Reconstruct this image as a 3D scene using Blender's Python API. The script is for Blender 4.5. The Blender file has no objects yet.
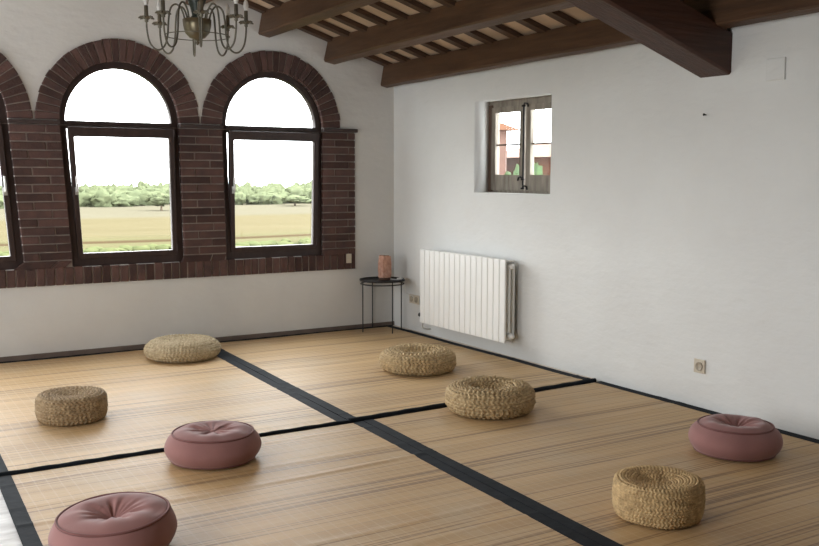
import bpy, bmesh, math, random
import numpy as np
from mathutils import Vector, Matrix
PI = math.pi
rnd = random.Random(7)
scene = bpy.context.scene
COL = scene.collection

# ------------------------------------------------------------------ materials
def nodes_of(name):
    m = bpy.data.materials.new(name); m.use_nodes = True
    nt = m.node_tree; nt.nodes.clear()
    out = nt.nodes.new('ShaderNodeOutputMaterial')
    return m, nt, out

def N(nt, kind, **kw):
    n = nt.nodes.new(kind)
    for k, v in kw.items():
        if k.startswith('_'): setattr(n, k[1:], v)
        else: n.inputs[k.replace('__', ' ')].default_value = v
    return n

def mixcol(nt, fac, a, b, blend='MIX'):
    n = nt.nodes.new('ShaderNodeMix'); n.data_type = 'RGBA'; n.blend_type = blend
    for sock, v in ((n.inputs[0], fac), (n.inputs[6], a), (n.inputs[7], b)):
        if hasattr(v, 'is_linked'): nt.links.new(v, sock)
        elif isinstance(v, (int, float)): sock.default_value = v
        else: sock.default_value = (*v, 1) if len(v) == 3 else v
    return n.outputs[2]

def ramp(nt, src, lo, hi):
    n = nt.nodes.new('ShaderNodeMapRange'); n.inputs[1].default_value = lo; n.inputs[2].default_value = hi
    nt.links.new(src, n.inputs[0]); return n.outputs[0]

def coords(nt, stretch=(1, 1, 1)):
    t = nt.nodes.new('ShaderNodeTexCoord'); m = nt.nodes.new('ShaderNodeMapping')
    m.inputs['Scale'].default_value = stretch
    nt.links.new(t.outputs['Object'], m.inputs['Vector']); return m.outputs[0]

def noise(nt, vec, scale, detail=4, rough=.55):
    n = N(nt, 'ShaderNodeTexNoise', Scale=scale, Detail=detail, Roughness=rough)
    nt.links.new(vec, n.inputs['Vector']); return n.outputs['Fac']

def mat(name, col, col2=None, scale=8, stretch=(1, 1, 1), rough=.6, spec=.4, metal=0, bump=0, bscale=60,
        bstretch=None, island=0, sheen=0, bdist=.01):
    m, nt, out = nodes_of(name)
    b = N(nt, 'ShaderNodeBsdfPrincipled', Roughness=rough, Metallic=metal)
    b.inputs['Specular IOR Level'].default_value = spec
    if sheen: b.inputs['Sheen Weight'].default_value = sheen; b.inputs['Sheen Roughness'].default_value = .4
    nt.links.new(b.outputs[0], out.inputs[0])
    col2 = col2 or tuple(c * .75 for c in col)
    v = coords(nt, stretch)
    c = mixcol(nt, ramp(nt, noise(nt, v, scale), .32, .68), col, col2)
    if island:
        g = nt.nodes.new('ShaderNodeNewGeometry')
        hs = nt.nodes.new('ShaderNodeHueSaturation'); nt.links.new(c, hs.inputs['Color'])
        r = nt.nodes.new('ShaderNodeMapRange'); r.inputs[3].default_value = 1 - island; r.inputs[4].default_value = 1 + island
        nt.links.new(g.outputs['Random Per Island'], r.inputs[0]); nt.links.new(r.outputs[0], hs.inputs['Value'])
        c = hs.outputs[0]
    nt.links.new(c, b.inputs['Base Color'])
    if bump:
        bv = coords(nt, bstretch or stretch)
        bn = N(nt, 'ShaderNodeBump', Strength=bump, Distance=bdist)
        nt.links.new(noise(nt, bv, bscale, 5), bn.inputs['Height']); nt.links.new(bn.outputs[0], b.inputs['Normal'])
    return m

def glass_mat(name, tint=(.97, .98, .98), k=1):
    m, nt, out = nodes_of(name)
    t = N(nt, 'ShaderNodeBsdfTransparent', Color=(*tint, 1)); g = N(nt, 'ShaderNodeBsdfGlossy', Roughness=.02)
    f = N(nt, 'ShaderNodeLayerWeight', Blend=.5); mx = nt.nodes.new('ShaderNodeMixShader')
    pw = nt.nodes.new('ShaderNodeMath'); pw.operation = 'POWER'; pw.inputs[1].default_value = 5; nt.links.new(f.outputs['Facing'], pw.inputs[0])
    sc = nt.nodes.new('ShaderNodeMath'); sc.operation = 'MULTIPLY_ADD'; sc.inputs[1].default_value = .9 * k; sc.inputs[2].default_value = .04 * k; nt.links.new(pw.outputs[0], sc.inputs[0])
    nt.links.new(sc.outputs[0], mx.inputs[0]); nt.links.new(t.outputs[0], mx.inputs[1]); nt.links.new(g.outputs[0], mx.inputs[2])
    nt.links.new(mx.outputs[0], out.inputs[0]); return m

def plaster_mat(name, col, col2):
    m, nt, out = nodes_of(name)
    b = N(nt, 'ShaderNodeBsdfPrincipled', Roughness=.85); b.inputs['Specular IOR Level'].default_value = .15
    v = coords(nt)
    n1 = noise(nt, v, 1.6, 5, .6); n2 = noise(nt, v, 14, 6, .65); n3 = noise(nt, coords(nt, (1, 1, 2.2)), 5, 3)
    c = mixcol(nt, ramp(nt, n1, .35, .7), col, col2)
    c = mixcol(nt, ramp(nt, n2, .66, .82), c, tuple(x * .93 for x in col2))
    nt.links.new(c, b.inputs['Base Color'])
    ad = nt.nodes.new('ShaderNodeMath'); ad.operation = 'ADD'
    mu = nt.nodes.new('ShaderNodeMath'); mu.operation = 'MULTIPLY'; mu.inputs[1].default_value = .25
    nt.links.new(n2, mu.inputs[0]); nt.links.new(mu.outputs[0], ad.inputs[0]); nt.links.new(n3, ad.inputs[1])
    bn = N(nt, 'ShaderNodeBump', Strength=.35, Distance=.02)
    nt.links.new(ad.outputs[0], bn.inputs['Height']); nt.links.new(bn.outputs[0], b.inputs['Normal'])
    nt.links.new(b.outputs[0], out.inputs[0]); return m

def mat_weave():
    m, nt, out = nodes_of('woven_rush')
    b = N(nt, 'ShaderNodeBsdfPrincipled', Roughness=.5); b.inputs['Specular IOR Level'].default_value = .4
    fine = noise(nt, coords(nt, (.7, 150, 1)), 1.6, 4, .6)
    mid = noise(nt, coords(nt, (.10, 55, 1)), 1.5, 4, .65)
    wide = noise(nt, coords(nt, (.12, 3.2, 1)), 1.8, 3, .6)
    blot = noise(nt, coords(nt), 2.2, 3)
    c = mixcol(nt, ramp(nt, fine, .3, .7), (.62, .422, .212), (.475, .312, .150))
    c = mixcol(nt, ramp(nt, mid, .58, .85), c, (.37, .25, .127))
    c = mixcol(nt, ramp(nt, mid, .42, .25), c, (.56, .43, .265))
    w = mixcol(nt, ramp(nt, wide, .35, .7), (1, 1, 1), (.78, .74, .70))
    c = mixcol(nt, 1, c, w, 'MULTIPLY')
    c = mixcol(nt, ramp(nt, blot, .5, .75), c, (.47, .345, .205))
    cn = noise(nt, coords(nt, (.06, 6.5, 1)), 1.3, 2, .5)
    sb = nt.nodes.new('ShaderNodeMath'); sb.operation = 'SUBTRACT'; sb.inputs[1].default_value = .5; nt.links.new(cn, sb.inputs[0])
    ab = nt.nodes.new('ShaderNodeMath'); ab.operation = 'ABSOLUTE'; nt.links.new(sb.outputs[0], ab.inputs[0])
    c = mixcol(nt, ramp(nt, ab.outputs[0], .016, .003), c, (.24, .145, .07))
    # faint pale warp threads
    sp = nt.nodes.new('ShaderNodeSeparateXYZ'); nt.links.new(coords(nt), sp.inputs[0])
    def lines(sock, pitch, width):
        a = nt.nodes.new('ShaderNodeMath'); a.operation = 'PINGPONG'; a.inputs[1].default_value = pitch / 2
        nt.links.new(sock, a.inputs[0])
        l = nt.nodes.new('ShaderNodeMath'); l.operation = 'LESS_THAN'; l.inputs[1].default_value = width / 2
        nt.links.new(a.outputs[0], l.inputs[0]); return l.outputs[0]
    mu = nt.nodes.new('ShaderNodeMath'); mu.operation = 'MULTIPLY'; mu.inputs[1].default_value = .22
    nt.links.new(lines(sp.outputs[0], .052, .006), mu.inputs[0])
    c = mixcol(nt, mu.outputs[0], c, (.62, .50, .33))
    mu2 = nt.nodes.new('ShaderNodeMath'); mu2.operation = 'MULTIPLY'; mu2.inputs[1].default_value = .16
    nt.links.new(lines(sp.outputs[1], .045, .006), mu2.inputs[0])
    c = mixcol(nt, mu2.outputs[0], c, (.62, .50, .33))
    nt.links.new(c, b.inputs['Base Color'])
    bn = N(nt, 'ShaderNodeBump', Strength=.35, Distance=.004)
    nt.links.new(fine, bn.inputs['Height']); nt.links.new(bn.outputs[0], b.inputs['Normal'])
    nt.links.new(b.outputs[0], out.inputs[0]); return m

def ground_mat():
    # crop bands of the plain, laid out by distance from the house
    m, nt, out = nodes_of('farmland')
    b = N(nt, 'ShaderNodeBsdfPrincipled', Roughness=1); b.inputs['Specular IOR Level'].default_value = 0
    sp = nt.nodes.new('ShaderNodeSeparateXYZ')
    v = coords(nt); nt.links.new(v, sp.inputs[0])
    wob = noise(nt, coords(nt, (.02, .03, 1)), 1, 1)
    ad = nt.nodes.new('ShaderNodeMath'); ad.operation = 'MULTIPLY_ADD'; ad.inputs[1].default_value = 10; ad.inputs[2].default_value = -5
    nt.links.new(wob, ad.inputs[0])
    s = nt.nodes.new('ShaderNodeMath'); s.operation = 'ADD'
    nt.links.new(sp.outputs[1], s.inputs[0]); nt.links.new(ad.outputs[0], s.inputs[1])
    mr = nt.nodes.new('ShaderNodeMapRange'); mr.inputs[1].default_value = 0; mr.inputs[2].default_value = 400
    nt.links.new(s.outputs[0], mr.inputs[0])
    r = nt.nodes.new('ShaderNodeValToRGB'); r.color_ramp.interpolation = 'LINEAR'
    st = [(0, GREEN), (86, GREEN), (90, STRAW2), (97, STRAW2), (98.5, SOIL), (100.5, SOIL), (102, STRAW2), (112, STRAW), (152, STRAW), (160, PALE), (400, PALE)]
    e = r.color_ramp.elements
    while len(e) < len(st): e.new(.5)
    for k, (d, c) in enumerate(st): e[k].position = d / 400; e[k].color = (*c, 1)
    nt.links.new(mr.outputs[0], r.inputs[0])
    c = mixcol(nt, ramp(nt, noise(nt, coords(nt, (.05, .6, 1)), 1, 4), .3, .7), r.outputs[0], (.8, .8, .75), 'MULTIPLY')
    nt.links.new(c, b.inputs['Base Color']); nt.links.new(b.outputs[0], out.inputs[0]); return m
EXT = .095
GREEN = tuple(EXT * c for c in (.46, .50, .24)); STRAW = tuple(EXT * c for c in (.92, .78, .46)); STRAW2 = tuple(EXT * c for c in (.82, .76, .42))
SOIL = tuple(EXT * c for c in (.50, .34, .20)); PALE = tuple(EXT * c for c in (.95, .86, .62))

PL_R = plaster_mat('right_plaster', (.70, .71, .695), (.66, .665, .65))
PL_B = plaster_mat('back_plaster', (.69, .69, .67), (.64, .635, .615))
DIM = plaster_mat('low_bounce_plaster', (.30, .24, .19), (.26, .21, .165))  # invented dark brown for the unseen walls, cuts bounce onto the back wall
BRICK = mat('old_brick', (.112, .062, .053), (.072, .046, .043), scale=9, rough=.85, spec=.2, bump=.5, bscale=70, island=.35)
MORTAR = mat('brick_mortar', (.19, .145, .125), (.28, .24, .21), scale=7, rough=.95, spec=.1, bump=.5, bscale=60)
FRAMEW = mat('dark_window_wood', (.05, .03, .026), (.035, .022, .02), scale=4, stretch=(6, 6, .6), rough=.5, spec=.35)
LEDGE = mat('dark_ledge', (.055, .037, .034), scale=10, rough=.6)
GLASS = glass_mat('window_glass')
OLDGLASS = glass_mat('old_window_glass', (.9, .92, .92), .12)
GREYWOOD = mat('weathered_grey_wood', (.30, .27, .225), (.17, .145, .12), scale=5, stretch=(5, 5, .7), rough=.85, spec=.15, bump=.4, bscale=20, bstretch=(6, 6, .7))
BROWNWOOD = mat('brown_wood', (.13, .08, .055), (.08, .05, .035), scale=5, stretch=(5, 5, .7), rough=.8)
IRON = mat('black_iron', (.02, .019, .018), rough=.5, metal=.6)
BEAM = mat('dark_stained_beam', (.108, .058, .031), (.064, .034, .019), scale=3.2, stretch=(7, .7, 7), rough=.5, spec=.35, bump=.5, bscale=6, bstretch=(9, .7, 9))
GIRD = mat('dark_red_girder', (.072, .028, .016), (.042, .017, .01), scale=3, stretch=(.7, 7, 7), rough=.5, spec=.35, bump=.5, bscale=6, bstretch=(.7, 9, 9))
SLAT = mat('dark_slat', (.10, .058, .036), (.06, .034, .022), scale=5, stretch=(.8, 6, 6), rough=.65)
DECK = mat('clay_deck', (.68, .52, .37), (.54, .40, .28), scale=3, rough=.85, spec=.2, island=.15)
SKIRT = mat('brown_skirting', (.17, .13, .105), (.12, .09, .075), scale=6, rough=.6)
COVE = mat('cream_skirting', (.62, .55, .46), (.52, .45, .37), scale=8, rough=.7)
FLOORM = mat('whitewashed_floor', (.80, .80, .79), (.52, .51, .50), scale=6, stretch=(1, 3, 1), rough=.5, bump=.5, bscale=12)
WEAVE = mat_weave()
BORDER = mat('black_cotton_binding', (.006, .0085, .012), (.012, .016, .022), scale=14, rough=.75, spec=.14, bump=.6, bscale=16, bdist=.006)
WHITE = mat('white_enamel', (.80, .80, .775), (.77, .77, .74), scale=3, rough=.35, spec=.45)
GRILLE = mat('grey_enamel', (.50, .50, .48), scale=3, rough=.45)
BLACKP = mat('black_plastic', (.02, .02, .02), rough=.45)
BEIGE = mat('beige_plastic', (.58, .52, .42), (.54, .48, .38), scale=5, rough=.4)
BEIGED = mat('shaded_plastic_well', (.44, .385, .30), rough=.5)
METB = mat('black_powder_coat', (.025, .025, .027), rough=.45, metal=.3)
SALT = mat('pink_salt', (.66, .40, .30), (.46, .22, .15), scale=22, rough=.45, bump=.8, bscale=26, bdist=.02)
WOODB = mat('lamp_base_wood', (.10, .05, .03), rough=.5)
CORD = mat('white_cord', (.78, .77, .74), rough=.5)
BRASS = mat('aged_bronze', (.19, .175, .135), (.11, .105, .085), scale=14, rough=.42, metal=.55)
BOWL = mat('tarnished_brass', (.20, .165, .10), (.11, .10, .075), scale=9, rough=.35, metal=.6)
CANDLE = mat('ivory_candle_sleeve', (.62, .60, .52), rough=.5)
BULB = mat('frosted_bulb', (.78, .77, .74), rough=.25)
COLUMN = mat('dark_green_bronze', (.055, .07, .06), (.035, .04, .038), scale=10, rough=.35, metal=.4)
PINK = mat('dusty_pink_velvet', (.31, .160, .150), (.26, .132, .125), scale=5, rough=.9, spec=.12, sheen=.25, bump=.12, bscale=180, bdist=.003)
PINKP = mat('dusty_pink_piping', (.21, .095, .09), (.18, .08, .075), scale=12, rough=.85, spec=.12, sheen=.2)
def straw_mat(name, a, b): return mat(name, a, tuple(c * .8 for c in b), scale=38, rough=.7, spec=.25, bump=.5, bscale=240, bdist=.003)
STRAW_A = straw_mat('pale_plaited_straw', (.56, .465, .31), (.42, .33, .20))
STRAW_B = straw_mat('golden_plaited_straw', (.64, .46, .24), (.44, .30, .145))
STRAW_C = straw_mat('tan_plaited_straw', (.56, .42, .235), (.38, .27, .14))
STRAW_D = straw_mat('brown_plaited_straw', (.42, .31, .18), (.29, .20, .11))
CHROME = mat('satin_metal', (.62, .61, .58), rough=.3, metal=.8)
HOUSEW = mat('terracotta_render', (.13, .043, .014), (.10, .035, .012), scale=2, rough=.9)
PINKW = mat('pale_pink_render', (.14, .078, .06), scale=2, rough=.9)
ROOFT = mat('clay_roof_tiles', (.14, .06, .03), (.10, .045, .025), scale=2.5, stretch=(3, .5, 1), rough=.9)
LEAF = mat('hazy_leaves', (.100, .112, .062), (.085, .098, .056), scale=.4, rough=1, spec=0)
LEAF2 = mat('garden_leaves', (.05, .08, .028), (.03, .055, .018), scale=3, rough=.9, spec=.1)
HEDGEM = mat('hedge_leaves', (.085, .092, .042), (.068, .077, .036), scale=1.2, rough=1, spec=0)
TRUNK = mat('tree_bark', (.12, .09, .06), rough=.9)
GROUNDM = ground_mat()

# ------------------------------------------------------------------ mesh helpers
class MB:
    def __init__(s): s.v = []; s.f = []; s.m = []; s.sm = []
    def add(s, vs, fs, mi=0, smooth=False):
        o = len(s.v); s.v += [tuple(p) for p in vs]
        for f in fs: s.f.append(tuple(i + o for i in f)); s.m.append(mi); s.sm.append(smooth)
    def box(s, lo, hi, mi=0, M=None):
        (a, b, c), (d, e, f) = lo, hi
        vs = [Vector(p) for p in ((a, b, c), (d, b, c), (d, e, c), (a, e, c), (a, b, f), (d, b, f), (d, e, f), (a, e, f))]
        if M: vs = [M @ p for p in vs]
        s.add(vs, [(0, 3, 2, 1), (4, 5, 6, 7), (0, 1, 5, 4), (1, 2, 6, 5), (2, 3, 7, 6), (3, 0, 4, 7)], mi)
    def prism(s, A, B, mi=0):          # two matching polygons
        n = len(A); s.add(list(A) + list(B), [tuple(range(n))[::-1], tuple(range(n, 2 * n))] + [(i, (i + 1) % n, n + (i + 1) % n, n + i) for i in range(n)], mi)
    def tube(s, pts, r, n=8, mi=0, closed=False, smooth=True):
        pts = [Vector(p) for p in pts]; k = len(pts); rs = r if isinstance(r, (list, tuple)) else [r] * k
        vs = []; ref = None
        for i, p in enumerate(pts):
            a = pts[(i - 1) % k] if (i or closed) else p; b = pts[(i + 1) % k] if (i < k - 1 or closed) else p
            t = (b - a).normalized()
            if ref is None: ref = Vector((0, 0, 1)) if abs(t.z) < .9 else Vector((1, 0, 0))
            u = (ref - t * ref.dot(t)).normalized(); ref = u; w = t.cross(u)
            vs += [p + (u * math.cos(2 * PI * j / n) + w * math.sin(2 * PI * j / n)) * rs[i] for j in range(n)]
        fs = []
        for i in range(k if closed else k - 1):
            q = (i + 1) % k
            fs += [(i * n + j, i * n + (j + 1) % n, q * n + (j + 1) % n, q * n + j) for j in range(n)]
        s.add(vs, fs, mi, smooth)
        if not closed: s.add([vs[j] for j in range(n)], [tuple(range(n))[::-1]], mi); s.add(vs[-n:], [tuple(range(n))], mi)
    def lathe(s, prof, n=32, c=(0, 0, 0), mi=0, smooth=True, M=None):
        vs = []
        for r, z in prof:
            for j in range(n):
                p = Vector((c[0] + r * math.cos(2 * PI * j / n), c[1] + r * math.sin(2 * PI * j / n), c[2] + z)); vs.append(M @ p if M else p)
        fs = []
        for i in range(len(prof) - 1):
            fs += [(i * n + j, i * n + (j + 1) % n, (i + 1) * n + (j + 1) % n, (i + 1) * n + j) for j in range(n)]
        k = len(prof)
        fs += [tuple(range(n))[::-1], tuple((k - 1) * n + j for j in range(n))]
        s.add(vs, fs, mi, smooth)
    def build(s, name, mats, parent=None, bevel=0, loc=None):
        me = bpy.data.meshes.new(name); me.from_pydata(s.v, [], s.f)
        me.polygons.foreach_set('material_index', s.m); me.polygons.foreach_set('use_smooth', s.sm)
        bm = bmesh.new(); bm.from_mesh(me); bmesh.ops.recalc_face_normals(bm, faces=bm.faces); bm.to_mesh(me); bm.free()
        for m in (mats if isinstance(mats, (list, tuple)) else [mats]): me.materials.append(m)
        return link(name, me, parent, bevel, loc)

def link(name, me, parent=None, bevel=0, loc=None):
    o = bpy.data.objects.new(name, me); COL.objects.link(o)
    if parent: o.parent = parent
    if loc: o.location = loc
    if bevel:
        b = o.modifiers.new('bevel', 'BEVEL'); b.width = bevel; b.segments = 2; b.limit_method = 'ANGLE'
    return o

def empty(name, loc, rz=0, parent=None):
    o = bpy.data.objects.new(name, None); COL.objects.link(o); o.location = loc; o.rotation_euler.z = rz; o.empty_display_size = .1
    if parent: o.parent = parent
    return o
def tag(o, label, cat, group=None):
    o['label'] = label; o['category'] = cat
    if group: o['group'] = group
    return o
def structure(o, label=None, cat=None):
    o['kind'] = 'structure'
    if label: o['label'] = label
    if cat: o['category'] = cat
    return o

def flat(name, loops, y0, y1, m, parent=None, M=None, bevel=0):
    """loops of (x,z): first outer, others holes; extruded between depths y0 and y1"""
    cu = bpy.data.curves.new('tmp', 'CURVE'); cu.dimensions = '2D'; cu.fill_mode = 'BOTH'
    cu.extrude = (y1 - y0) / 2
    for lp in loops:
        sp = cu.splines.new('POLY'); sp.points.add(len(lp) - 1); sp.use_cyclic_u = True
        for i, (x, z) in enumerate(lp): sp.points[i].co = (x, z, 0, 1)
    t = bpy.data.objects.new('tmp', cu); COL.objects.link(t)
    dg = bpy.context.evaluated_depsgraph_get()
    me = bpy.data.meshes.new_from_object(t.evaluated_get(dg)); bpy.data.objects.remove(t); bpy.data.curves.remove(cu)
    for v in me.vertices:
        x, z, d = v.co; v.co = (x, (y0 + y1) / 2 - d, z)
    if M: me.transform(M)
    bm = bmesh.new(); bm.from_mesh(me); bmesh.ops.remove_doubles(bm, verts=bm.verts, dist=1e-5)
    bmesh.ops.recalc_face_normals(bm, faces=bm.faces); bm.to_mesh(me); bm.free()
    me.materials.clear(); me.materials.append(m)
    return link(name, me, parent, bevel)

def rect(x0, z0, x1, z1): return [(x0, z0), (x1, z0), (x1, z1), (x0, z1)]
def arch(xc, hw, z0, zs, zc=None, n=40):
    """door-shaped loop: bottom z0, springing zs, half round of radius hw"""
    return [(xc - hw, z0), (xc + hw, z0)] + [(xc + hw * math.cos(PI * i / n), zs + hw * math.sin(PI * i / n)) for i in range(n + 1)]
def halfdisc(xc, hw, zs, n=40): return [(xc + hw * math.cos(PI * i / n), zs + hw * math.sin(PI * i / n)) for i in range(n + 1)]

XL, YF = -6.3, -9.6          # left wall, wall behind the camera
def zc(x, y=0): return 2.395 - .31 * (x + .10) - .01 * y     # underside of the roof slats

# ------------------------------------------------------------------ room shell
fl = MB(); fl.box((XL, YF, -.12), (0, 0, 0)); structure(fl.build('floor', FLOORM))

ARCH = [-5.068, -3.778, -2.488, -1.198]; ZS = 1.832; SILL = .705; HW = .475
back = flat('wall_back', [[(XL, -.12), (0.2, -.12), (0.2, zc(.2) + .25), (XL, zc(XL) + .25)]] + [arch(x, HW, SILL, ZS) for x in ARCH], 0, .11, PL_B)
structure(back)
# right wall: local x runs along -y
RM = Matrix(((0, -1, 0, 0), (-1, 0, 0, 0), (0, 0, 1, 0), (0, 0, 0, 1)))   # (x,y,z)->(-y,-x,z)
NICHE = (1.283, 1.268, 2.238, 2.010)
right = flat('wall_right', [rect(0, -.12, -YF, 2.75), rect(*NICHE)], -.24, 0, PL_R, M=RM)
structure(right)
LW = [(.25, .25, 1.7, 2.5), (3.8, .4, 6.0, 2.5)]
LM = Matrix(((0, -1, 0, XL), (-1, 0, 0, 0), (0, 0, 1, 0), (0, 0, 0, 1)))
structure(flat('wall_left', [rect(0, -.12, -YF, 4.6)] + [rect(*w) for w in LW], 0, .2, DIM, M=LM))
structure(flat('wall_front', [[(XL, -.12), (0, -.12), (0, zc(0) + .35), (XL, zc(XL) + .35)]], YF - .2, YF, DIM))

# sloping ceiling: clay deck boards carried by dark slats
ce = MB()
def slab(x0, x1, y0, y1, h0, h1, mi):
    P = lambda x, y, h: (x, y, zc(x, y) + h)
    ce.prism([P(x0, y0, h0), P(x1, y0, h0), P(x1, y1, h0), P(x0, y1, h0)], [P(x0, y0, h1), P(x1, y0, h1), P(x1, y1, h1), P(x0, y1, h1)], mi)
y = -.015; k = 0
while y > YF:
    slab(XL, 0, y - .075, y, 0, .038, 0); y -= .318 + rnd.uniform(-.008, .008)
y = 0
while y > YF:
    x = 0
    y2 = max(y - .318, YF)
    while x > XL:
        x2 = max(x - .62, XL); slab(x2 + .003, x - .003, y2 + .003, y - .003, .040 + rnd.uniform(0, .006), .10, 1); x = x2
    y = y2
slab(XL, 0, YF, 0, .101, .16, 1)
structure(ce.build('ceiling', [SLAT, DECK]))

# beams on the slope, tilted square to the roof
def beam(x, zb, w, h, label, tilt=12, cham=.012):
    t = math.radians(tilt); u = Vector((math.cos(t), 0, -math.sin(t))); n = Vector((math.sin(t), 0, math.cos(t)))
    def sec(y):
        o = Vector((x, y, zb - .01 * y)); c = cham
        return [o + u * c, o + u * (w - c), o + u * w + n * c, o + u * w + n * h, o + n * h, o + n * c]
    b = MB(); ys = [.015] + [-.3 * i for i in range(1, 33)]
    ys = [q for q in ys if q > YF] + [YF]
    for a, c in zip(ys[:-1], ys[1:]): pass
    vs = []; fs = []; m = 6
    for q in ys:
        vs += [p + Vector((rnd.uniform(-.003, .003), 0, rnd.uniform(-.003, .003))) for p in sec(q)]
    for i in range(len(ys) - 1): fs += [(i * m + j, i * m + (j + 1) % m, (i + 1) * m + (j + 1) % m, (i + 1) * m + j) for j in range(m)]
    fs += [tuple(range(m)), tuple(range((len(ys) - 1) * m, len(ys) * m))]
    b.add(vs, fs)
    return tag(b.build('ceiling_beam', BEAM), label, 'beam', 'dark beams carrying the sloping roof')
beam(-.145, 2.228, .085, .185, 'dark brown ceiling beam running just above the right wall and the small window, lowest of the beams')
beam(-.712, 2.410, .115, .195, 'dark brown ceiling beam ending on the back wall right of the rightmost arched window, second lowest of the beams')
beam(-1.325, 2.592, .115, .195, 'dark brown ceiling beam ending on the back wall above the rightmost arched window')
beam(-1.95, 2.785, .115, .195, 'dark brown ceiling beam ending behind the chandelier at the top edge')
gd = MB()
def gsec(x):
    zb = 1.998 - .331 * x; return [(x, -3.815, zb), (x, -3.603, zb), (x, -3.59, zb + .013), (x, -3.59, zb + .235), (x, -3.828, zb + .235), (x, -3.828, zb + .013)]
gd.prism(gsec(.01), gsec(XL)); tag(gd.build('roof_girder', GIRD, bevel=.004), 'thick dark reddish girder slanting down to the right wall under the ceiling beams', 'girder')

bb = MB(); bb.box((XL, -.014, 0), (0, 0, .052)); structure(bb.build('baseboard_back', SKIRT, bevel=.003))
bb = MB(); bb.box((-.022, -2.765, 0), (0, -.014, .018)); structure(bb.build('baseboard_right', COVE, bevel=.006))

# ------------------------------------------------------------------ brick surround
br = MB()
def brick(x0, z0, x1, z1, d=.022, back=.016):
    j = lambda: rnd.uniform(-.0025, .0025)
    f = -d + rnd.uniform(-.004, .004); c = .004
    A = [(x0 + c + j(), f, z0 + c + j()), (x1 - c + j(), f, z0 + c + j()), (x1 - c + j(), f, z1 - c + j()), (x0 + c + j(), f, z1 - c + j())]
    B = [(x0, f + c, z0), (x1, f + c, z0), (x1, f + c, z1), (x0, f + c, z1)]
    Cc = [(p[0], back, p[2]) for p in B]
    br.add(A + B + Cc, [(0, 1, 2, 3)] + [(i, (i + 1) % 4, 4 + (i + 1) % 4, 4 + i) for i in range(4)] + [(4 + i, 4 + (i + 1) % 4, 8 + (i + 1) % 4, 8 + i) for i in range(4)])
IN = .463; RO = .638; XR = -.418; ZB = .572; ZL = 1.795
piers = [(ARCH[i] + IN, ARCH[i + 1] - IN) for i in range(3)] + [(ARCH[3] + IN, XR), (XL + .01, ARCH[0] - IN)]
for a, b in piers:
    z = SILL - .002; row = 0
    while z < ZL - .03:
        z1 = min(z + .054, ZL); x = a; first = True
        L = .245 if row % 2 == 0 else .118
        while x < b - .02:
            x1 = min(x + L + rnd.uniform(-.01, .01), b)
            if b - x1 < .05: x1 = b
            brick(x, z, x1, z1); x = x1 + .010; L = .245 if row % 2 else (.118 if first else .245); first = False
        z += .0645; row += 1
x = XL + .01
while x < XR - .02:
    x1 = min(x + .058 + rnd.uniform(-.004, .004), XR); brick(x, ZB, x1, SILL + .002 + rnd.uniform(-.006, .001), back=.03); x = x1 + .011
for xc in ARCH:
    n = 30
    for i in range(n):
        a0 = PI * (i + .07) / n; a1 = PI * (i + .93) / n; f = -.022 + rnd.uniform(-.004, .004); ro = RO + rnd.uniform(-.008, .004); ri = IN
        q = lambda r, a, y: (xc + r * math.cos(a), y, ZS + r * math.sin(a))
        c = .005
        A = [q(ri + c, a0 + .008, f), q(ro - c, a0 + .006, f), q(ro - c, a1 - .006, f), q(ri + c, a1 - .008, f)]
        B = [q(ri, a0, f + c), q(ro, a0, f + c), q(ro, a1, f + c), q(ri, a1, f + c)]
        Cc = [(p[0], .016, p[2]) for p in B]
        br.add(A + B + Cc, [(0, 1, 2, 3)] + [(t, (t + 1) % 4, 4 + (t + 1) % 4, 4 + t) for t in range(4)] + [(4 + t, 4 + (t + 1) % 4, 8 + (t + 1) % 4, 8 + t) for t in range(4)])
tr = structure(br.build('trim_1', BRICK), 'dark brick surround of the arched windows')
outl = [(XL + .005, ZB + .003), (XR - .004, ZB + .003), (XR - .004, ZL)]
R2 = RO - .008
for xc in reversed(ARCH):
    outl += [(xc + R2 * math.cos(PI * i / 40), ZS + R2 * math.sin(PI * i / 40)) for i in range(0, 41) if i not in ()]
outl += [(XL + .005, ZL)]
# mortar bed between the bricks, one layer under each arch and one under the piers
pieces = [[(XL + .005, ZB + .003), (XR - .004, ZB + .003), (XR - .004, ZL), (XL + .005, ZL)]]
flat('mortar', pieces + [[(x - IN - .003, SILL - .004), (x + IN + .003, SILL - .004), (x + IN + .003, ZL - .001), (x - IN - .003, ZL - .001)] for x in ARCH], -.013, .012, MORTAR, parent=tr)
for xc in ARCH:
    flat('mortar', [halfdisc(xc, R2, ZS - .03)[:] , ], -.0125, .012, MORTAR, parent=tr) if False else \
    flat('mortar', [halfdisc(xc, R2, ZS) + [(xc - IN - .003, ZS)] + halfdisc(xc, IN + .003, ZS)[::-1][1:]], -.013, .012, MORTAR, parent=tr)
lg = MB()
edges = [XL + .02] + [e for x in ARCH for e in (x - IN, x + IN)] + [XR + .022]
for a, b in zip(edges[0::2], edges[1::2]): lg.box((a, -.042, ZL + .002), (b, .01, ZL + .032))
structure(lg.build('trim_2', LEDGE, bevel=.005), 'thin dark ledge at the spring of the arches')

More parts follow.
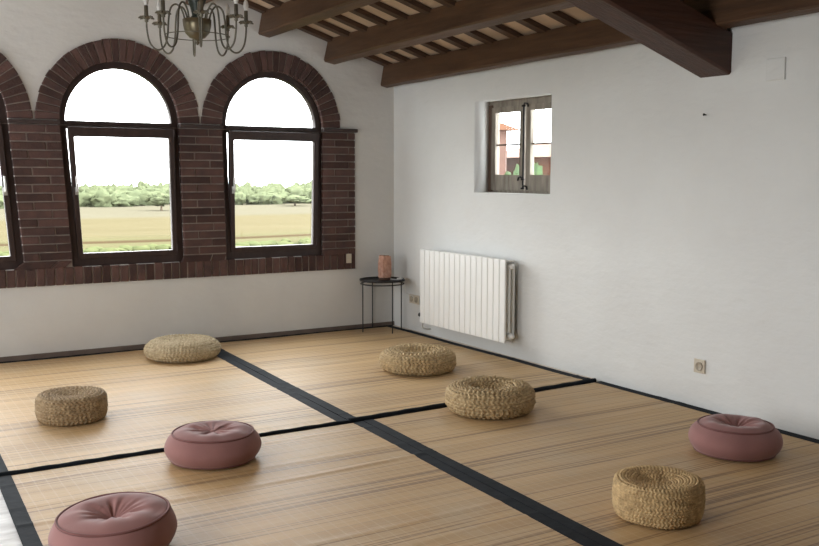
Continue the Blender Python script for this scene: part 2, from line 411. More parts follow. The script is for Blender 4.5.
# ------------------------------------------------------------------ arched windows
def arched_window(k, xc, handle_side, tilt):
    w = structure(empty('window_%d' % k, (xc, 0, SILL)), None)
    H = ZS - SILL; F = .466; G = .42                      # outer and glass half widths
    zt = H - .03                                            # underside of transom
    flat('frame', [arch(0, F, 0, H), rect(-.408, .064, .408, H - .062), halfdisc(0, .412, H)], .028, .09, FRAMEW, parent=w, bevel=.004)
    flat('pane', [halfdisc(0, G + .008, H)], .056, .06, GLASS, parent=w)
    tb = MB(); tb.box((-G, .016, H - .036), (G, .03, H - .002)); tb.build('transom', FRAMEW, w, bevel=.006)
    s = empty('sash', (0, .05, .06), parent=w); s.rotation_euler.x = math.radians(tilt)
    S = G - .009; P = .056
    top = H - .046 - .06
    sm = flat('sash', [rect(-S, 0, S, top), rect(-S + P * .72, P * .75, S - P * .72, top - P * 1.35)], -.034, .016, FRAMEW, bevel=.006)
    sm.parent = w; sm.location = s.location + Vector((.004, 0, 0)); sm.rotation_euler = s.rotation_euler; bpy.data.objects.remove(s); s = sm
    flat('pane', [rect(-S + P * .66, P * .7, S - P * .66, top - P * 1.3)], 0, .006, GLASS, parent=s)
    hx = handle_side * (S - .026)
    h = MB(); h.box((hx - .013, -.038, .50), (hx + .013, -.031, .56)); h.tube([(hx, -.031, .535), (hx, -.062, .535)], .008)
    h.tube([(hx, -.062, .528), (hx, -.066, .58), (hx, -.062, .645)], [.009, .010, .008])
    h.build('handle', CHROME, s)
    hg = MB()
    for z in (.035, top - .06):
        hg.tube([(-handle_side * (S - .004), -.036, z), (-handle_side * (S - .004), -.036, z + .055)], .008)
    hg.build('hinge', FRAMEW, s)
    return w
arched_window(1, ARCH[1], 1, 2.2); arched_window(2, ARCH[2], -1, 2.6); arched_window(3, ARCH[3], -1, 3.0)
arched_window(5, ARCH[0], 1, 0)

# the old piers are not plumb: below the springing everything drifts right, most at the left end
def crooked(x, z):
    if z < .69 or z > ZS: return 0
    return float(np.interp(x, [-3.35, -2.8, -2.07, -1.5, -.8], [.078, .056, .024, .016, .0])) * (ZS - z) / 1.1
bpy.context.view_layer.update()
for o in list(COL.objects):
    top = o
    while top.parent: top = top.parent
    if o.type == 'MESH' and (top.name in ('wall_back', 'trim_1') or top.name.startswith('window_')):
        W_ = o.matrix_world
        for v in o.data.vertices:
            p = W_ @ v.co
            if o.name == 'trim_1' and p.z < .712: continue
            v.co.x += crooked(p.x, p.z)

# ------------------------------------------------------------------ small casement in its niche
w4 = structure(empty('window_4', (.15, -(NICHE[0] + NICHE[2]) / 2, NICHE[1])))
def W4(name, loops, x0, x1, m, parent=w4, bevel=.003):     # loops in (along -y, z) local
    return flat(name, loops, -x1, -x0, m, parent=parent, M=Matrix(((0, -1, 0, 0), (-1, 0, 0, 0), (0, 0, 1, 0), (0, 0, 0, 1))), bevel=bevel)
hw = (NICHE[2] - NICHE[0]) / 2; hh = NICHE[3] - NICHE[1]
W4('frame', [rect(-hw, 0, hw, hh), rect(-hw + .045, .035, hw - .045, hh - .055)], .0, .07, GREYWOOD)
jb = MB(); jb.box((-.012, hw - .05, .02), (.02, hw - .001, hh - .03)); jb.build('jamb', BROWNWOOD, w4, bevel=.003)
for sgn in (-1, 1):
    a, b = sorted((sgn * .012, sgn * (hw - .04)))
    lo, hi = .03, hh - .05
    leaf = W4('casement', [rect(a, lo, b, hi), rect(a + .055, lo + .125, b - .055, hi - .045)], -.012, .03, GREYWOOD)
    W4('pane', [rect(a + .05, lo + .12, b - .05, hi - .04)], .008, .012, OLDGLASS, leaf, 0)
    bar = MB(); bar.box((-.004, -b + .06, .385), (.024, -a - .06, .398)); bar.build('glazing_bar', BROWNWOOD, leaf, bevel=.003)
lt = MB()
lt.tube([(-.025, 0, .05), (-.025, 0, hh - .05)], .008)
for z, s2 in ((.05, -1), (hh - .06, -1), (.12, 1)):
    lt.tube([(-.025, 0, z), (-.035, s2 * .02, z + .02), (-.03, s2 * .05, z + .015), (-.03, s2 * .058, z - .01)], .007)
    lt.lathe([(.006, -.008), (.016, -.006), (.016, .006), (.006, .008)], 10, (-.028, 0, z))
lt.build('latch', IRON, w4)
sl = MB(); sl.box((-.15, -hw, -.004), (.02, hw, .012)); sl.build('sill', PL_R, w4, bevel=.004)

# ------------------------------------------------------------------ mats
def rush_mat(q, z, label, front_hem, seed):
    """q = NL, NR, SR, SL corners (x,y)"""
    cx = sum(p[0] for p in q) / 4; cy = sum(p[1] for p in q) / 4
    root = empty('rush_mat', (cx, cy, 0)); tag(root, label, 'mat', 'rush mats covering the floor')
    NL, NR, SR, SL = [Vector((p[0] - cx, p[1] - cy)) for p in q]
    def P(u, v): return (NL * (1 - u) + NR * u) * (1 - v) + (SL * (1 - u) + SR * u) * v
    r = random.Random(seed); th = .012
    cre = [(r.uniform(.04, .98), r.uniform(.0015, .003), r.uniform(.004, .009)) for _ in range(7)]
    def h(u, v):
        s = 0
        for c, a, w in cre: s += a * math.exp(-((v - c - .006 * math.sin(5 * u + c * 20)) / w) ** 2)
        return z + th + s + .0015 * math.sin(9 * u + seed) * math.sin(14 * v + seed)
    W = (NR - NL).length; e = .064 / W
    def sheet(u0, u1, v0, v1, nu, nv, dz, m, name):
        vs = []; fs = []
        for i in range(nv + 1):
            for j in range(nu + 1):
                u = u0 + (u1 - u0) * j / nu; v = v0 + (v1 - v0) * i / nv; p = P(u, v); vs.append((p.x, p.y, h(u, v) + dz))
        k = nu + 1
        fs = [(i * k + j, i * k + j + 1, (i + 1) * k + j + 1, (i + 1) * k + j) for i in range(nv) for j in range(nu)]
        b = MB(); b.add(vs, fs, 0, True)
        per = [j for j in range(k)] + [i * k + nu for i in range(1, nv + 1)] + [nv * k + j for j in range(nu - 1, -1, -1)] + [i * k for i in range(nv - 1, 0, -1)]
        n = len(per); top = [vs[i] for i in per]; bot = [(p[0], p[1], z + .001) for p in top]
        b.add(top + bot, [(i, (i + 1) % n, n + (i + 1) % n, n + i) for i in range(n)])
        return b.build(name, m, root)
    sheet(e * .5, 1 - e * .5, .002, .998, 24, 220, 0, WEAVE, 'woven_field')
    sheet(0, e, 0, 1, 3, 220, .0018, BORDER, 'border'); sheet(1 - e, 1, 0, 1, 3, 220, .0018, BORDER, 'border')
    for v, on in ((1, front_hem), (0, .012))[:2 if z > 0 else 1]:
        b = MB(); pts = []
        for i in range(41):
            p = P(.001 + .998 * i / 40, v); d = P(.5, .5) - p; pts.append((p.x, p.y + (.012 if v == 1 else -.012), z + on * .75))
        b.tube(pts, [on + .0015 * math.sin(i * 1.7) for i in range(41)], 10); b.build('hem', BORDER, root)
    return root
rush_mat([(-3.80, -.05), (-1.878, -.05), (-1.994, -2.895), (-3.87, -2.905)], .004, 'woven rush mat at the back left, under the large flat straw pouf', .013, 1)
rush_mat([(-1.874, -.05), (-.04, -.03), (-.03, -2.80), (-1.990, -2.89)], .004, 'woven rush mat at the back right, in front of the radiator', .016, 2)
rush_mat([(-3.868, -2.915), (-1.917, -2.905), (-2.045, -5.7), (-3.965, -5.7)], 0, 'woven rush mat at the front left, under two pink poufs', .012, 3)
rush_mat([(-1.913, -2.905), (-.004, -2.82), (-.012, -5.7), (-2.04, -5.7)], 0, 'woven rush mat at the front right, under the small golden straw pouf', .012, 4)

# ------------------------------------------------------------------ straw poufs
def smooth_profile(pts, it=3):
    for _ in range(it):
        q = [pts[0]]
        for a, b in zip(pts[:-1], pts[1:]):
            q += [(.75 * a[0] + .25 * b[0], .75 * a[1] + .25 * b[1]), (.25 * a[0] + .75 * b[0], .25 * a[1] + .75 * b[1])]
        pts = q + [pts[-1]]
    return pts
def straw_pouf(loc, z, prof, pitch, amp, m, label, seed, per=6, nth=360, plait=1.5, shag=0.0, lump=.004, basket=None):
    rs = np.random.RandomState(seed)
    pr = np.array(smooth_profile(prof)); seg = np.hypot(*np.diff(pr, axis=0).T); S = np.r_[0, np.cumsum(seg)]
    nr = int(S[-1] / pitch); ns = nr * per
    s = np.linspace(0, nr * pitch * .9999, ns + 1); s = s * S[-1] / (nr * pitch)
    r = np.interp(s, S, pr[:, 0]); zz = np.interp(s, S, pr[:, 1])
    dr = np.gradient(r); dz = np.gradient(zz); L = np.hypot(dr, dz) + 1e-9
    nrn, nzn = -dz / L, dr / L                                # outward (profile goes centre-top -> rim -> bottom)
    flip = np.sign(nzn[2]); nrn, nzn = nrn * flip, nzn * flip
    th = np.linspace(0, 2 * PI, nth, endpoint=False)
    u = s / S[-1] * nr; k = np.floor(u).astype(int); fr = u - k
    rope = np.sqrt(np.clip(1 - (2 * fr - 1) ** 2, 0, 1))
    rk = np.interp((np.arange(nr + 2) + .5) * S[-1] / nr, S, pr[:, 0])
    Nk = np.maximum(6, np.round(2 * PI * rk / (pitch * plait)))
    ph = rs.rand(nr + 2) * 2 * PI
    sg = np.where(np.arange(nr + 2) % 2 == 0, 1, -1)
    T = th[None, :] * Nk[k][:, None] + ph[k][:, None]
    tw = np.cos(T + sg[k][:, None] * (fr[:, None] - .5) * 3.2)
    if basket:                                               # over-and-under weave on the side
        pass
    d = amp * (rope[:, None] * (.75 + .42 * tw))
    def lownoise(fs):
        a = 0
        for f in fs: a = a + np.sin(f[0] * th[None, :] + f[1] * u[:, None] * .35 + rs.rand() * 7)
        return a / len(fs)
    d = d + lump * lownoise([(2, .2), (3, -.3), (5, .5), (7, -.4)])
    jit = rs.randn(nr + 2, 90)
    cell = (th[None, :] / (2 * PI) * 90).astype(int) % 90
    d = d + shag * jit[k][:, cell[0]] * rope[:, None] + shag * .5 * rs.randn(ns + 1, nth)
    Rr = r[:, None] + nrn[:, None] * d; Z = np.maximum(zz[:, None] + nzn[:, None] * d, .0)
    V = np.stack([Rr * np.cos(th), Rr * np.sin(th), Z], -1).reshape(-1, 3)
    i = np.arange(ns)[:, None] * nth; j = np.arange(nth)[None, :]; j2 = (j + 1) % nth
    F = np.stack([i + j, i + nth + j, i + nth + j2, i + j2], -1).reshape(-1, 4)
    me = bpy.data.meshes.new('straw_pouf'); me.from_pydata(V.tolist(), [], F.tolist() + [tuple(range(nth)), tuple(range(ns * nth, ns * nth + nth))[::-1]])
    me.polygons.foreach_set('use_smooth', [True] * len(me.polygons)); me.materials.append(m)
    o = link('straw_pouf', me, None, 0, (loc[0], loc[1], z)); o.rotation_euler.z = rs.rand() * 6
    return tag(o, label, 'pouf', 'straw poufs on the mats')
ZT = .0195; ZF = .0145
def donut(R, h, dip, rin): return [(.004, h - dip), (rin * .55, h - dip), (rin, h - dip * .55), (rin * 1.28, h - .004), (R * .72, h + .004), (R * .9, h - .012), (R * .985, h * .72), (R * 1.0, h * .45), (R * .97, h * .2), (R * .88, h * .02), (R * .5, 0)]
def drum(R, h, dip, rin): return [(.004, h - dip), (rin * .5, h - dip), (rin, h - dip * .4), (R * .8, h), (R * .93, h - .004), (R * .985, h - .022), (R, h * .6), (R, h * .35), (R * .97, .022), (R * .9, 0), (R * .5, 0)]
def lens(R, h, dip): return [(.004, h - dip), (R * .3, h - dip), (R * .6, h - .003), (R * .8, h - .012), (R * .93, h * .72), (R * 1.0, h * .5), (R * .985, h * .33), (R * .93, h * .13), (R * .8, 0), (R * .4, 0)]
straw_pouf((-2.200, -.528), ZT, lens(.286, .143, .014), .018, .009, STRAW_A, 'large flat round straw pouf beside the dark mat seam below the arched windows', 11, per=6, nth=420, lump=.003, shag=.0006)
straw_pouf((-3.337, -2.016), ZT, drum(.190, .150, .014, .09), .0165, .008, STRAW_D, 'small drum-shaped straw pouf standing alone at the left, with brown side', 12, per=6, nth=360, lump=.002, shag=.0008)
straw_pouf((-.889, -1.86), ZT, donut(.270, .142, .04, .10), .0185, .010, STRAW_C, 'coarse ring-shaped straw pouf nearest the radiator', 13, shag=.0018, lump=.005)
straw_pouf((-1.145, -3.085), ZT, donut(.264, .150, .042, .105), .0185, .010, STRAW_C, 'coarse ring-shaped straw pouf sitting on the black seam between the mats', 14, shag=.0018, lump=.005)
straw_pouf((-1.587, -4.866), ZF, drum(.182, .158, .024, .10), .0120, .006, STRAW_B, 'small tall golden straw pouf at the front right with a dished top', 15, per=6, nth=420, lump=.003, plait=1.3, shag=.0004)

# ------------------------------------------------------------------ pink velvet poufs
def pink_pouf(loc, R, h, label, seed, top=.80, dip=.045, tilt=(0, 0)):
    rs = np.random.RandomState(seed)
    root = empty('velvet_pouf', (loc[0], loc[1], ZF)); tag(root, label, 'pouf', 'dusty pink velvet poufs')
    prof = np.array(smooth_profile([(.003, h - dip), (R * .06, h - dip + .002), (R * .16, h - dip * .55), (R * .36, h - .006), (R * .58, h + .004), (R * (top - .05), h - .010), (R * top, h - .018),
            (R * (top + .03), h - .022), (R * .94, h * .72), (R * 1.0, h * .48), (R * .985, h * .3), (R * .9, h * .08), (R * .78, 0), (R * .4, 0)], 3))
    seg = np.hypot(*np.diff(prof, axis=0).T); S = np.r_[0, np.cumsum(seg)]; ns, nth = 110, 220
    s = np.linspace(0, S[-1], ns); r = np.interp(s, S, prof[:, 0]); z = np.interp(s, S, prof[:, 1])
    th = np.linspace(0, 2 * PI, nth, endpoint=False)
    w = 0
    for f in (5, 7, 9, 12, 16): w = w + rs.uniform(.5, 1) * np.cos(f * th + rs.rand() * 7)
    w2 = 0
    for f in (2, 3, 4, 6, 8): w2 = w2 + rs.uniform(.4, 1) * np.cos(f * th + rs.rand() * 7)
    istop = np.clip((R * top - r) / (R * .12), 0, 1) * (s < S[-1] * .5)
    q = r / R
    A = .0030 * np.exp(-((q - .28) / .2) ** 2) * istop
    Z = z[:, None] + A[:, None] * w[None, :] + (.0016 * istop * (q > .3))[:, None] * w2[None, :]
    side = (~(s < S[-1] * .5)) | (r > R * top)
    Rr = r[:, None] * (1 + .006 * np.where(side, 1, 0)[:, None] * w2[None, :] / 2)
    X, Y = Rr * np.cos(th), Rr * np.sin(th)
    lift = (X * tilt[0] + Y * tilt[1]) * np.clip(Z / h, 0, 1)
    V = np.stack([X, Y, np.maximum(Z + lift, 0)], -1).reshape(-1, 3)
    i = np.arange(ns - 1)[:, None] * nth; j = np.arange(nth)[None, :]; j2 = (j + 1) % nth
    F = np.stack([i + j, i + nth + j, i + nth + j2, i + j2], -1).reshape(-1, 4)
    me = bpy.data.meshes.new('cover'); me.from_pydata(V.tolist(), [], F.tolist() + [tuple(range(nth)), tuple(range((ns - 1) * nth, ns * nth))[::-1]])
    me.polygons.foreach_set('use_smooth', [True] * len(me.polygons)); me.materials.append(PINK); link('cover', me, root)
    for rr, zz, nm in ((R * (top + .012), h - .017, 'piping'), (R * .86, .010, 'piping')):
        pts = []
        for t in np.linspace(0, 2 * PI, 90, endpoint=False):
            x, y = rr * math.cos(t), rr * math.sin(t); pts.append((x, y, zz + (x * tilt[0] + y * tilt[1]) * min(1, zz / h) + .0012 * math.sin(3 * t + seed)))
        b = MB(); b.tube(pts, .0055, 8, closed=True); b.build(nm, PINKP, root)
    b = MB(); zb = h - dip - .001; b.lathe([(.001, .010), (.009, .009), (.016, .004), (.017, -.002), (.012, -.006)], 20, (0, 0, zb)); b.build('button', PINK, root)
    return root
pink_pouf((-2.898, -3.154), .238, .152, 'dusty pink velvet pouf on the left behind another, smooth top with a small button', 21, top=.82, dip=.017)
pink_pouf((-3.610, -4.049), .234, .150, 'dusty pink velvet pouf cut off by the bottom edge, with creased puckered top', 22, top=.86, dip=.045, tilt=(.06, .02))
pink_pouf((-.569, -4.414), .232, .157, 'dusty pink velvet pouf against the right wall below the single socket', 23, top=.78, dip=.05)

# ------------------------------------------------------------------ radiator
rad = empty('radiator', (0, -.690, .147)); tag(rad, 'white sectional radiator hung on the right wall below the small window', 'radiator')
H = .644; n = 16; pw = (1.907 - .690) / n
for i in range(n):
    yc = -(i + .5) * pw; s = MB(); a, b = yc - pw / 2 + .0004, yc + pw / 2 - .0004
    s.prism([(-.145, a + .006, .0), (-.145, b - .006, .0), (-.135, b, .0), (-.135, a, .0)], [(-.145, a + .006, H - .012), (-.145, b - .006, H - .012), (-.135, b, H - .004), (-.135, a, H - .004)])
    s.prism([(-.139, yc - .004, .012), (-.139, yc + .004, .012), (-.05, yc + .004, .012), (-.05, yc - .004, .012)], [(-.139, yc - .004, H - .03), (-.139, yc + .004, H - .03), (-.05, yc + .004, H - .02), (-.05, yc - .004, H - .02)])
    s.box((-.058, a + .004, .03), (-.05, b - .004, H - .02))
    s.box((-.10, a + .002, .08), (-.092, b - .002, H - .07))
    # curved top fins
    for x0 in (-.128, -.104, -.080): s.box((x0, a + .002, H - .022 - (x0 + .145) * .05), (x0 + .013, b - .002, H - .010 - (x0 + .145) * .05))
    s.tube([(-.085, a - .0028, .05), (-.085, b + .0028, .05)], .021, 14); s.tube([(-.085, a - .0028, H - .06), (-.085, b + .0028, H - .06)], .021, 14)
    s.build('section', WHITE, rad, bevel=.0025)
tg = MB(); tg.box((-.125, -n * pw + .01, H - .034), (-.05, -.01, H - .026)); tg.build('top_grille', GRILLE, rad)
for yy in (-.25, -n * pw + .25):
    b = MB(); b.box((-.06, yy - .012, H - .12), (-.002, yy + .012, H - .085)); b.build('bracket', GRILLE, rad)
pl = MB()
pl.lathe([(.001, .030), (.012, .029), (.017, .022), (.019, .01), (.024, .006), (.024, 0)], 16, M=Matrix.Translation((-.085, -n * pw - .001, .05)) @ Matrix.Rotation(PI / 2, 4, 'X'))
pl.build('end_plug', WHITE, rad)
pl = MB(); pl.lathe([(.001, .022), (.012, .021), (.017, .014), (.022, .006), (.022, 0)], 16, M=Matrix.Translation((-.085, -n * pw - .001, H - .06)) @ Matrix.Rotation(PI / 2, 4, 'X')); pl.build('air_vent', WHITE, rad)
vp = MB(); vp.tube([(-.085, .0, .05), (-.085, .045, .05), (-.085, .052, .03), (-.085, .052, -.06), (-.05, .052, -.075), (-.001, .052, -.078)], .009, 10); vp.build('pipe', WHITE, rad)
vk = MB(); vk.tube([(-.085, .035, .05), (-.085, .095, .05)], [.02, .018], 14); vk.build('valve_knob', BLACKP, rad)

# ------------------------------------------------------------------ corner table, salt lamp
tx, ty, tz = -.252, -.223, .474
tb = empty('tray_table', (tx, ty, .016)); tag(tb, 'small round black metal tray table in the corner, holding the salt lamp', 'table')
t = MB(); q = tz - .016
t.lathe([(.001, q), (.198, q), (.202, q + .013), (.206, q + .013), (.203, q - .004), (.001, q - .004)], 48); t.build('tray_top', METB, tb)
base = math.atan2(-.521, .853)
for i, a in enumerate((29, 119, 209, 299)):
    t = MB(); an = base + math.radians(a); c, s_ = .196 * math.cos(an), .196 * math.sin(an)
    t.tube([(c, s_, 0), (c, s_, q - .004)], .0055, 8); t.build('leg', METB, tb)
for zr in (q - .028,):
    t = MB(); t.tube([(.194 * math.cos(2 * PI * i / 40), .194 * math.sin(2 * PI * i / 40), zr) for i in range(40)], .0055, 8, closed=True); t.build('ring', METB, tb)

lx, ly = -.225, -.22
lamp = empty('salt_lamp', (lx, ly, tz + .001)); tag(lamp, 'squarish pink rock salt lamp on the corner table, unlit', 'lamp')
b = MB(); b.lathe([(.001, 0), (.052, 0), (.054, .004), (.054, .018), (.05, .022), (.001, .022)], 28); b.build('base', WOODB, lamp)
sm = bmesh.new(); bmesh.ops.create_cube(sm, size=1)
bmesh.ops.subdivide_edges(sm, edges=sm.edges[:], cuts=9, use_grid_fill=True)
rr = random.Random(5); from mathutils import noise as mn
for v in sm.verts:
    c = v.co.copy(); f = 1 - .16 * max(0, c.z + .1) ; px = c.x * .096 * f; py = c.y * .092 * f; pz = c.z * .198
    d = Vector((c.x, c.y, c.z * .8)); k = .5 / max(abs(c.x), abs(c.y), abs(c.z), .01); rnd_ = (d.length / .5)
    sc = 1 - .16 * max(0, rnd_ - 1.15)
    nz = mn.noise(Vector((c.x * 3.1, c.y * 3.1, c.z * 4 + 3))) * .009
    v.co = Vector((px * sc + nz, py * sc + nz * .7, pz * (1 - .05 * max(0, rnd_ - 1.1)) + .022 + .100 + nz))
me = bpy.data.meshes.new('salt_block'); sm.to_mesh(me); sm.free(); me.materials.append(SALT); link('salt_block', me, lamp)
cd = MB(); P0 = Vector((lx, ly, tz + .001))
pts = [Vector(p) - P0 for p in ((lx + .035, ly - .035, tz + .012), (lx + .08, ly - .085, tz + .008), (tx + .135, ty - .11, tz + .014), (tx + .150, ty - .118, tz + .026), (tx + .160, ty - .126, tz + .022), (tx + .165, ty - .13, tz - .03), (tx + .168, ty - .13, .36), (-.012, -.36, .33), (-.012, -.37, .312))]
cd.tube(pts, .0035, 8); cd.build('cord', CORD, lamp)
sw = MB(); sw.tube([pts[1] + Vector((0, 0, .006)), pts[2] + Vector((0, 0, .006))], [.011, .012], 10); sw.build('switch', CORD, lamp)

# ------------------------------------------------------------------ wall fittings
def socket(name, M, w, h, wells, label, cat, group=None, plate=BEIGE):
    o = empty(name, (0, 0, 0)); o.matrix_world = M; tag(o, label, cat, group)
    p = MB(); p.box((-w / 2, -.010, -h / 2), (w / 2, -.001, h / 2)); p.build('plate', plate, o, bevel=.003)
    for x in wells:
        g = MB(); g.lathe([(.001, .0), (.019, .0), (.023, .0045), (.027, .005), (.027, -.001), (.001, -.001)], 20, M=Matrix.Translation((x, -.0105, 0)) @ Matrix.Rotation(PI / 2, 4, 'X')); g.build('receptacle', BEIGED, o)
    return o
RW = lambda y, z: Matrix.Translation((0, y, z)) @ Matrix.Rotation(-PI / 2, 4, 'Z')
socket('wall_socket', RW(-3.675, .267), .085, .085, [0], 'single beige wall socket low on the right wall above a pink pouf', 'socket')
socket('wall_socket', RW(-.375, .302), .165, .08, [-.042, .042], 'double beige wall socket beside the tray table legs', 'socket')
socket('wall_socket', Matrix.Translation((-.487, -.022, .668)), .052, .085, [], 'narrow beige socket set in the brick right of the windows', 'socket')
cvp = MB(); cvp.box((-.010, -.06, -.06), (.001, .06, .06)); tag(cvp.build('cover_plate', PL_R, None, bevel=.003, loc=(0, -4.135, 2.0)), 'square white blank cover plate high on the right wall beside the girder', 'cover plate')
nl = MB(); nl.tube([(.004, 0, 0), (-.018, 0, .002)], .004, 8); nl.tube([(-.018, 0, .002), (-.021, 0, .002)], .008, 8)
tag(nl.build('wall_nail', IRON, None, loc=(0, -3.655, 1.777)), 'small dark nail in the right wall below the girder', 'nail')

# ------------------------------------------------------------------ chandelier
CX, CY, CZ = -2.588, -2.142, 2.20
ch = empty('chandelier', (CX, CY, CZ)); tag(ch, 'aged bronze chandelier with curled candle arms hanging from the ceiling at the top edge', 'chandelier')
b = MB(); b.lathe([(.001, -.03), (.007, -.027), (.011, -.016), (.007, -.006), (.014, .002), (.045, .012), (.07, .04), (.08, .08), (.083, .115), (.078, .118), (.072, .10), (.05, .06), (.001, .05)], 32); b.build('bowl', BOWL, ch)
b = MB(); b.lathe([(.030, .06), (.040, .10), (.028, .14), (.036, .18), (.055, .23), (.058, .28), (.040, .33), (.020, .36), (.026, .40), (.012, .43), (.006, .45)], 24); b.build('column', COLUMN, ch)
b = MB(); b.tube([(.185 * math.cos(2 * PI * i / 60), .185 * math.sin(2 * PI * i / 60), .022) for i in range(60)], .0028, 6, closed=True); b.build('ring', BRASS, ch)
ztop = zc(CX, CY) - CZ
b = MB(); b.tube([(0, 0, .44), (0, 0, ztop - .03)], .005, 8)
for i in range(int((ztop - .5) / .035)):
    zz = .46 + .035 * i; e = Vector((1, 0, 0)) if i % 2 else Vector((0, 1, 0))
    b.tube([Vector((0, 0, zz)) + e * .012 * math.cos(t) + Vector((0, 0, .022 * math.sin(t))) for t in np.linspace(0, 2 * PI, 12, endpoint=False)], .003, 6, closed=True)
b.build('chain', BRASS, ch)
b = MB(); b.lathe([(.001, ztop - .05), (.02, ztop - .05), (.05, ztop - .015), (.055, ztop + .0)], 24); b.build('ceiling_rose', BRASS, ch)
ctrl = [(.07, .10), (.085, .165), (.12, .205), (.158, .18), (.17, .11), (.175, .02), (.195, -.05), (.24, -.072), (.283, -.035), (.298, .04), (.299, .105)]
def arm(path, ang, sz):
    c, s_ = math.cos(ang), math.sin(ang)
    path = [(r * .95, z) for r, z in path]; pp = smooth_profile(path, 3); b = MB(); b.tube([(r * c, r * s_, z) for r, z in pp], .0055, 8); a = b.build('arm', BRASS, ch)
    r, z = path[-1]; o = (r * c, r * s_, z)
    b = MB(); b.lathe([(.004, -.02), (.012, -.012), (.008, -.004), (.018, .002), (.036, .012), (.038, .015), (.02, .010), (.012, .012)], 20, o)
    # leaf-like scallops on the pan
    for k in range(6):
        t = k * PI / 3; b.tube([(o[0] + .03 * math.cos(t), o[1] + .03 * math.sin(t), z + .01), (o[0] + .046 * math.cos(t), o[1] + .046 * math.sin(t), z + .003)], [.009, .003], 6)
    b.build('drip_pan', BRASS, a)
    b = MB(); b.lathe([(.011, .008), (.012, .012), (.011, sz), (.006, sz + .002)], 16, o); b.build('candle_sleeve', BRASS, a)
    b = MB(); b.lathe([(.007, sz), (.012, sz + .012), (.0165, sz + .03), (.014, sz + .048), (.006, sz + .066), (.001, sz + .072)], 14, o); b.build('bulb', BULB, a)
for i in range(8): arm(ctrl, math.radians(-14 + 45 * i), .075)

# ------------------------------------------------------------------ outside
GZ = -6.0
g = MB(); g.add([(-400, .6, GZ), (600, .6, GZ), (600, 290, GZ), (-400, 290, GZ)], [(0, 1, 2, 3)]); structure(g.build('ground', GROUNDM), 'pale fields of the plain outside the windows')
ICO = {}
def blobs(specs, m, name, sub=2, rough=.25):
    if sub not in ICO:
        bm = bmesh.new(); bmesh.ops.create_icosphere(bm, subdivisions=sub, radius=1); bm.verts.ensure_lookup_table()
        ICO[sub] = ([v.co.copy() for v in bm.verts], [tuple(v.index for v in f.verts) for f in bm.faces]); bm.free()
    V0, F0 = ICO[sub]; b = MB()
    for (x, y, z, rx, ry, rz) in specs:
        o1, o2, o3 = Vector((x * 3.1, y, z)), Vector((y, x * 1.7, 0)), Vector((x, 0, y)); vs = []
        for c in V0:
            n = 1 + rough * (mn.noise(c * 2.3 + o1) + .5 * mn.noise(c * 6 + o2) + .35 * mn.noise(c * 13 + o3))
            vs.append((x + c.x * rx * n, y + c.y * ry * n, z + c.z * rz * n))
        b.add(vs, F0, 0, True)
    me = bpy.data.meshes.new(name); me.from_pydata(b.v, [], b.f); me.polygons.foreach_set('use_smooth', b.sm); me.materials.append(m)
    return link(name, me)
r2 = random.Random(3)
sp = []
for i in range(800):
    x = r2.uniform(-50, 190); y = r2.uniform(214, 264); h = r2.uniform(1.3, 2.0) + (y - 214) / 50 * r2.uniform(.5, 1.0)
    sp.append((x, y, GZ + h * .8, r2.uniform(1.5, 3.4), r2.uniform(1.2, 2.6), h * r2.uniform(.8, 1.15)))
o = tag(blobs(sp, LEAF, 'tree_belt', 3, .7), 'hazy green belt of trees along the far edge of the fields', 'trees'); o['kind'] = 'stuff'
sp = []
for i in range(110):
    x = -30 + i * 1.0 + r2.uniform(-.4, .4); sp.append((x, 84 + r2.uniform(-2.5, 2.5), GZ + .1, r2.uniform(.6, 1.3), .9, r2.uniform(.25, .55)))
o = tag(blobs(sp, HEDGEM, 'hedge', 2, .5), 'low bright green hedge at the near edge of the yellow field', 'hedge'); o['kind'] = 'stuff'
def tree(x, y, h, w, z0, label, m=LEAF, parts=True):
    t = empty('tree', (x, y, z0)); tag(t, label, 'tree')
    sp = [(r2.uniform(-w, w) * .55, r2.uniform(-w, w) * .55, h * r2.uniform(.5, .82), w * .5, w * .5, h * .2) for _ in range(9)] + [(0, 0, h * .62, w * .75, w * .75, h * .32)]
    c = blobs(sp, m, 'crown', 3, .6); c.parent = t
    b = MB(); b.tube([(0, 0, -.05), (0, 0, h * .5)], [w * .1, w * .06], 8); b.build('trunk', TRUNK, t)
tree(53.7, 186, 3.6, 2.6, GZ, 'lone round tree standing in the pale field seen through the middle arched window')
tree(90.2, 200, 2.6, 3.2, GZ, 'low wide tree in the pale field seen through the rightmost arched window')

# neighbours seen through the small window
def house(name, x0, y0, x1, y1, zb, ze, wall, label, ridge):
    h = empty(name, (x0, y0, zb)); tag(h, label, 'house')
    b = MB(); b.box((0, 0, 0), (x1 - x0, y1 - y0, ze - zb)); b.build('wall', wall, h)
    w, d, e = x1 - x0, y1 - y0, ze - zb
    b = MB(); b.prism([(-.3, -.3, e), (w + .3, -.3, e), (w / 2, -.3, e + ridge)], [(-.3, d + .3, e), (w + .3, d + .3, e), (w / 2, d + .3, e + ridge)]); b.build('roof', ROOFT, h)
    for k in range(2):
        b = MB(); b.box((w * (.2 + .4 * k), -.04, e * .72), (w * (.2 + .4 * k) + .9, 0, e * .85)); b.build('shutter', BROWNWOOD, h)
    b = MB(); b.box((w * .3, d * .4, e + ridge * .3), (w * .3 + .5, d * .4 + .5, e + ridge + .5)); b.build('chimney', wall, h)
house('house', 11.9, 10.6, 16.0, 15.0, GZ, 1.9, HOUSEW, 'terracotta house seen through the right pane of the small window', .45)
house('house', 9.2, 12.75, 11.0, 18, GZ, 2.6, PINKW, 'pale pink house seen through the left edge of the small window', .3)
tree(9.6, 10.45, 8.1, .8, GZ - .5, 'green garden tree top seen low through the small window', LEAF2)

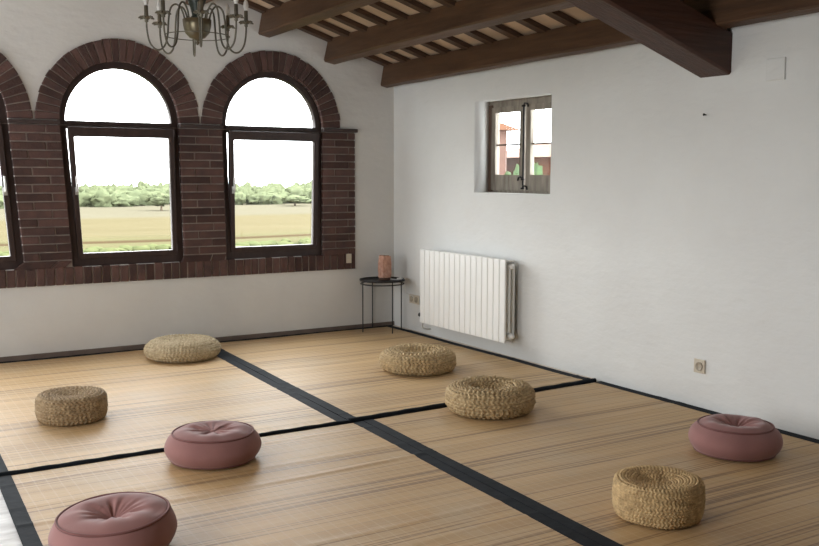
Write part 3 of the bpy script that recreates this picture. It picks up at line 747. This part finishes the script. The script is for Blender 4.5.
# ------------------------------------------------------------------ light
w = bpy.data.worlds.new('sky'); scene.world = w; w.use_nodes = True; nt = w.node_tree; nt.nodes.clear()
out = nt.nodes.new('ShaderNodeOutputWorld'); bg = nt.nodes.new('ShaderNodeBackground')
tc = nt.nodes.new('ShaderNodeTexCoord')
dot = nt.nodes.new('ShaderNodeVectorMath'); dot.operation = 'DOT_PRODUCT'
sd = Vector((-.80, -.38, .46)).normalized(); dot.inputs[1].default_value = sd
nt.links.new(tc.outputs['Generated'], dot.inputs[0])
mr = nt.nodes.new('ShaderNodeMapRange'); mr.interpolation_type = 'SMOOTHSTEP'
mr.inputs[1].default_value = .1; mr.inputs[2].default_value = .9; mr.inputs[3].default_value = 22.0; mr.inputs[4].default_value = 11.0
nt.links.new(dot.outputs['Value'], mr.inputs[0]); nt.links.new(mr.outputs[0], bg.inputs['Strength'])
bg.inputs['Color'].default_value = (.965, .985, 1.0, 1); nt.links.new(bg.outputs[0], out.inputs[0])
w.cycles.sampling_method = 'MANUAL'; w.cycles.sample_map_resolution = 256
def portal(name, loc, rot, sx, sy):
    l = bpy.data.lights.new(name, 'AREA'); l.shape = 'RECTANGLE'; l.size = sx; l.size_y = sy; l.cycles.is_portal = True
    o = bpy.data.objects.new(name, l); COL.objects.link(o); o.location = loc; o.rotation_euler = rot
for x in ARCH: portal('window_daylight', (x, .14, 1.5), (-PI / 2, 0, 0), .98, 1.7)
for a, z0, c, z1 in LW: portal('window_daylight', (XL - .22, -(a + c) / 2, (z0 + z1) / 2), (0, -PI / 2, 0), z1 - z0, c - a)
portal('window_daylight', (.30, -1.76, 1.64), (0, PI / 2, 0), .8, 1.0)

# ------------------------------------------------------------------ camera
cd_ = bpy.data.cameras.new('camera'); cam = bpy.data.objects.new('camera', cd_); COL.objects.link(cam)
yaw, pit, rol = .5485, .1035, .0018
Fv = Vector((math.sin(yaw) * math.cos(pit), math.cos(yaw) * math.cos(pit), -math.sin(pit)))
Rv = Vector((math.cos(yaw), -math.sin(yaw), 0)); Uv = Rv.cross(Fv)
R_ = Rv * math.cos(rol) + Uv * math.sin(rol); U_ = -Rv * math.sin(rol) + Uv * math.cos(rol)
Mx = Matrix((R_, U_, -Fv)).transposed().to_4x4(); Mx.translation = (-4.4567, -7.5755, 1.42)
cam.matrix_world = Mx; cd_.sensor_width = 36; cd_.sensor_fit = 'HORIZONTAL'; cd_.lens = 943.84 / 819 * 36; cd_.clip_end = 2000; cd_.clip_start = .02
scene.camera = cam
vs = scene.view_settings; vs.view_transform = 'Standard'; vs.look = 'None'; vs.gamma = 1; vs.use_curve_mapping = False; vs.exposure = -0.5
scene.cycles.use_denoising = True; scene.cycles.diffuse_bounces = 6; scene.cycles.max_bounces = 14; scene.cycles.transparent_max_bounces = 12
scene.cycles.sample_clamp_indirect = 8; scene.cycles.caustics_reflective = False
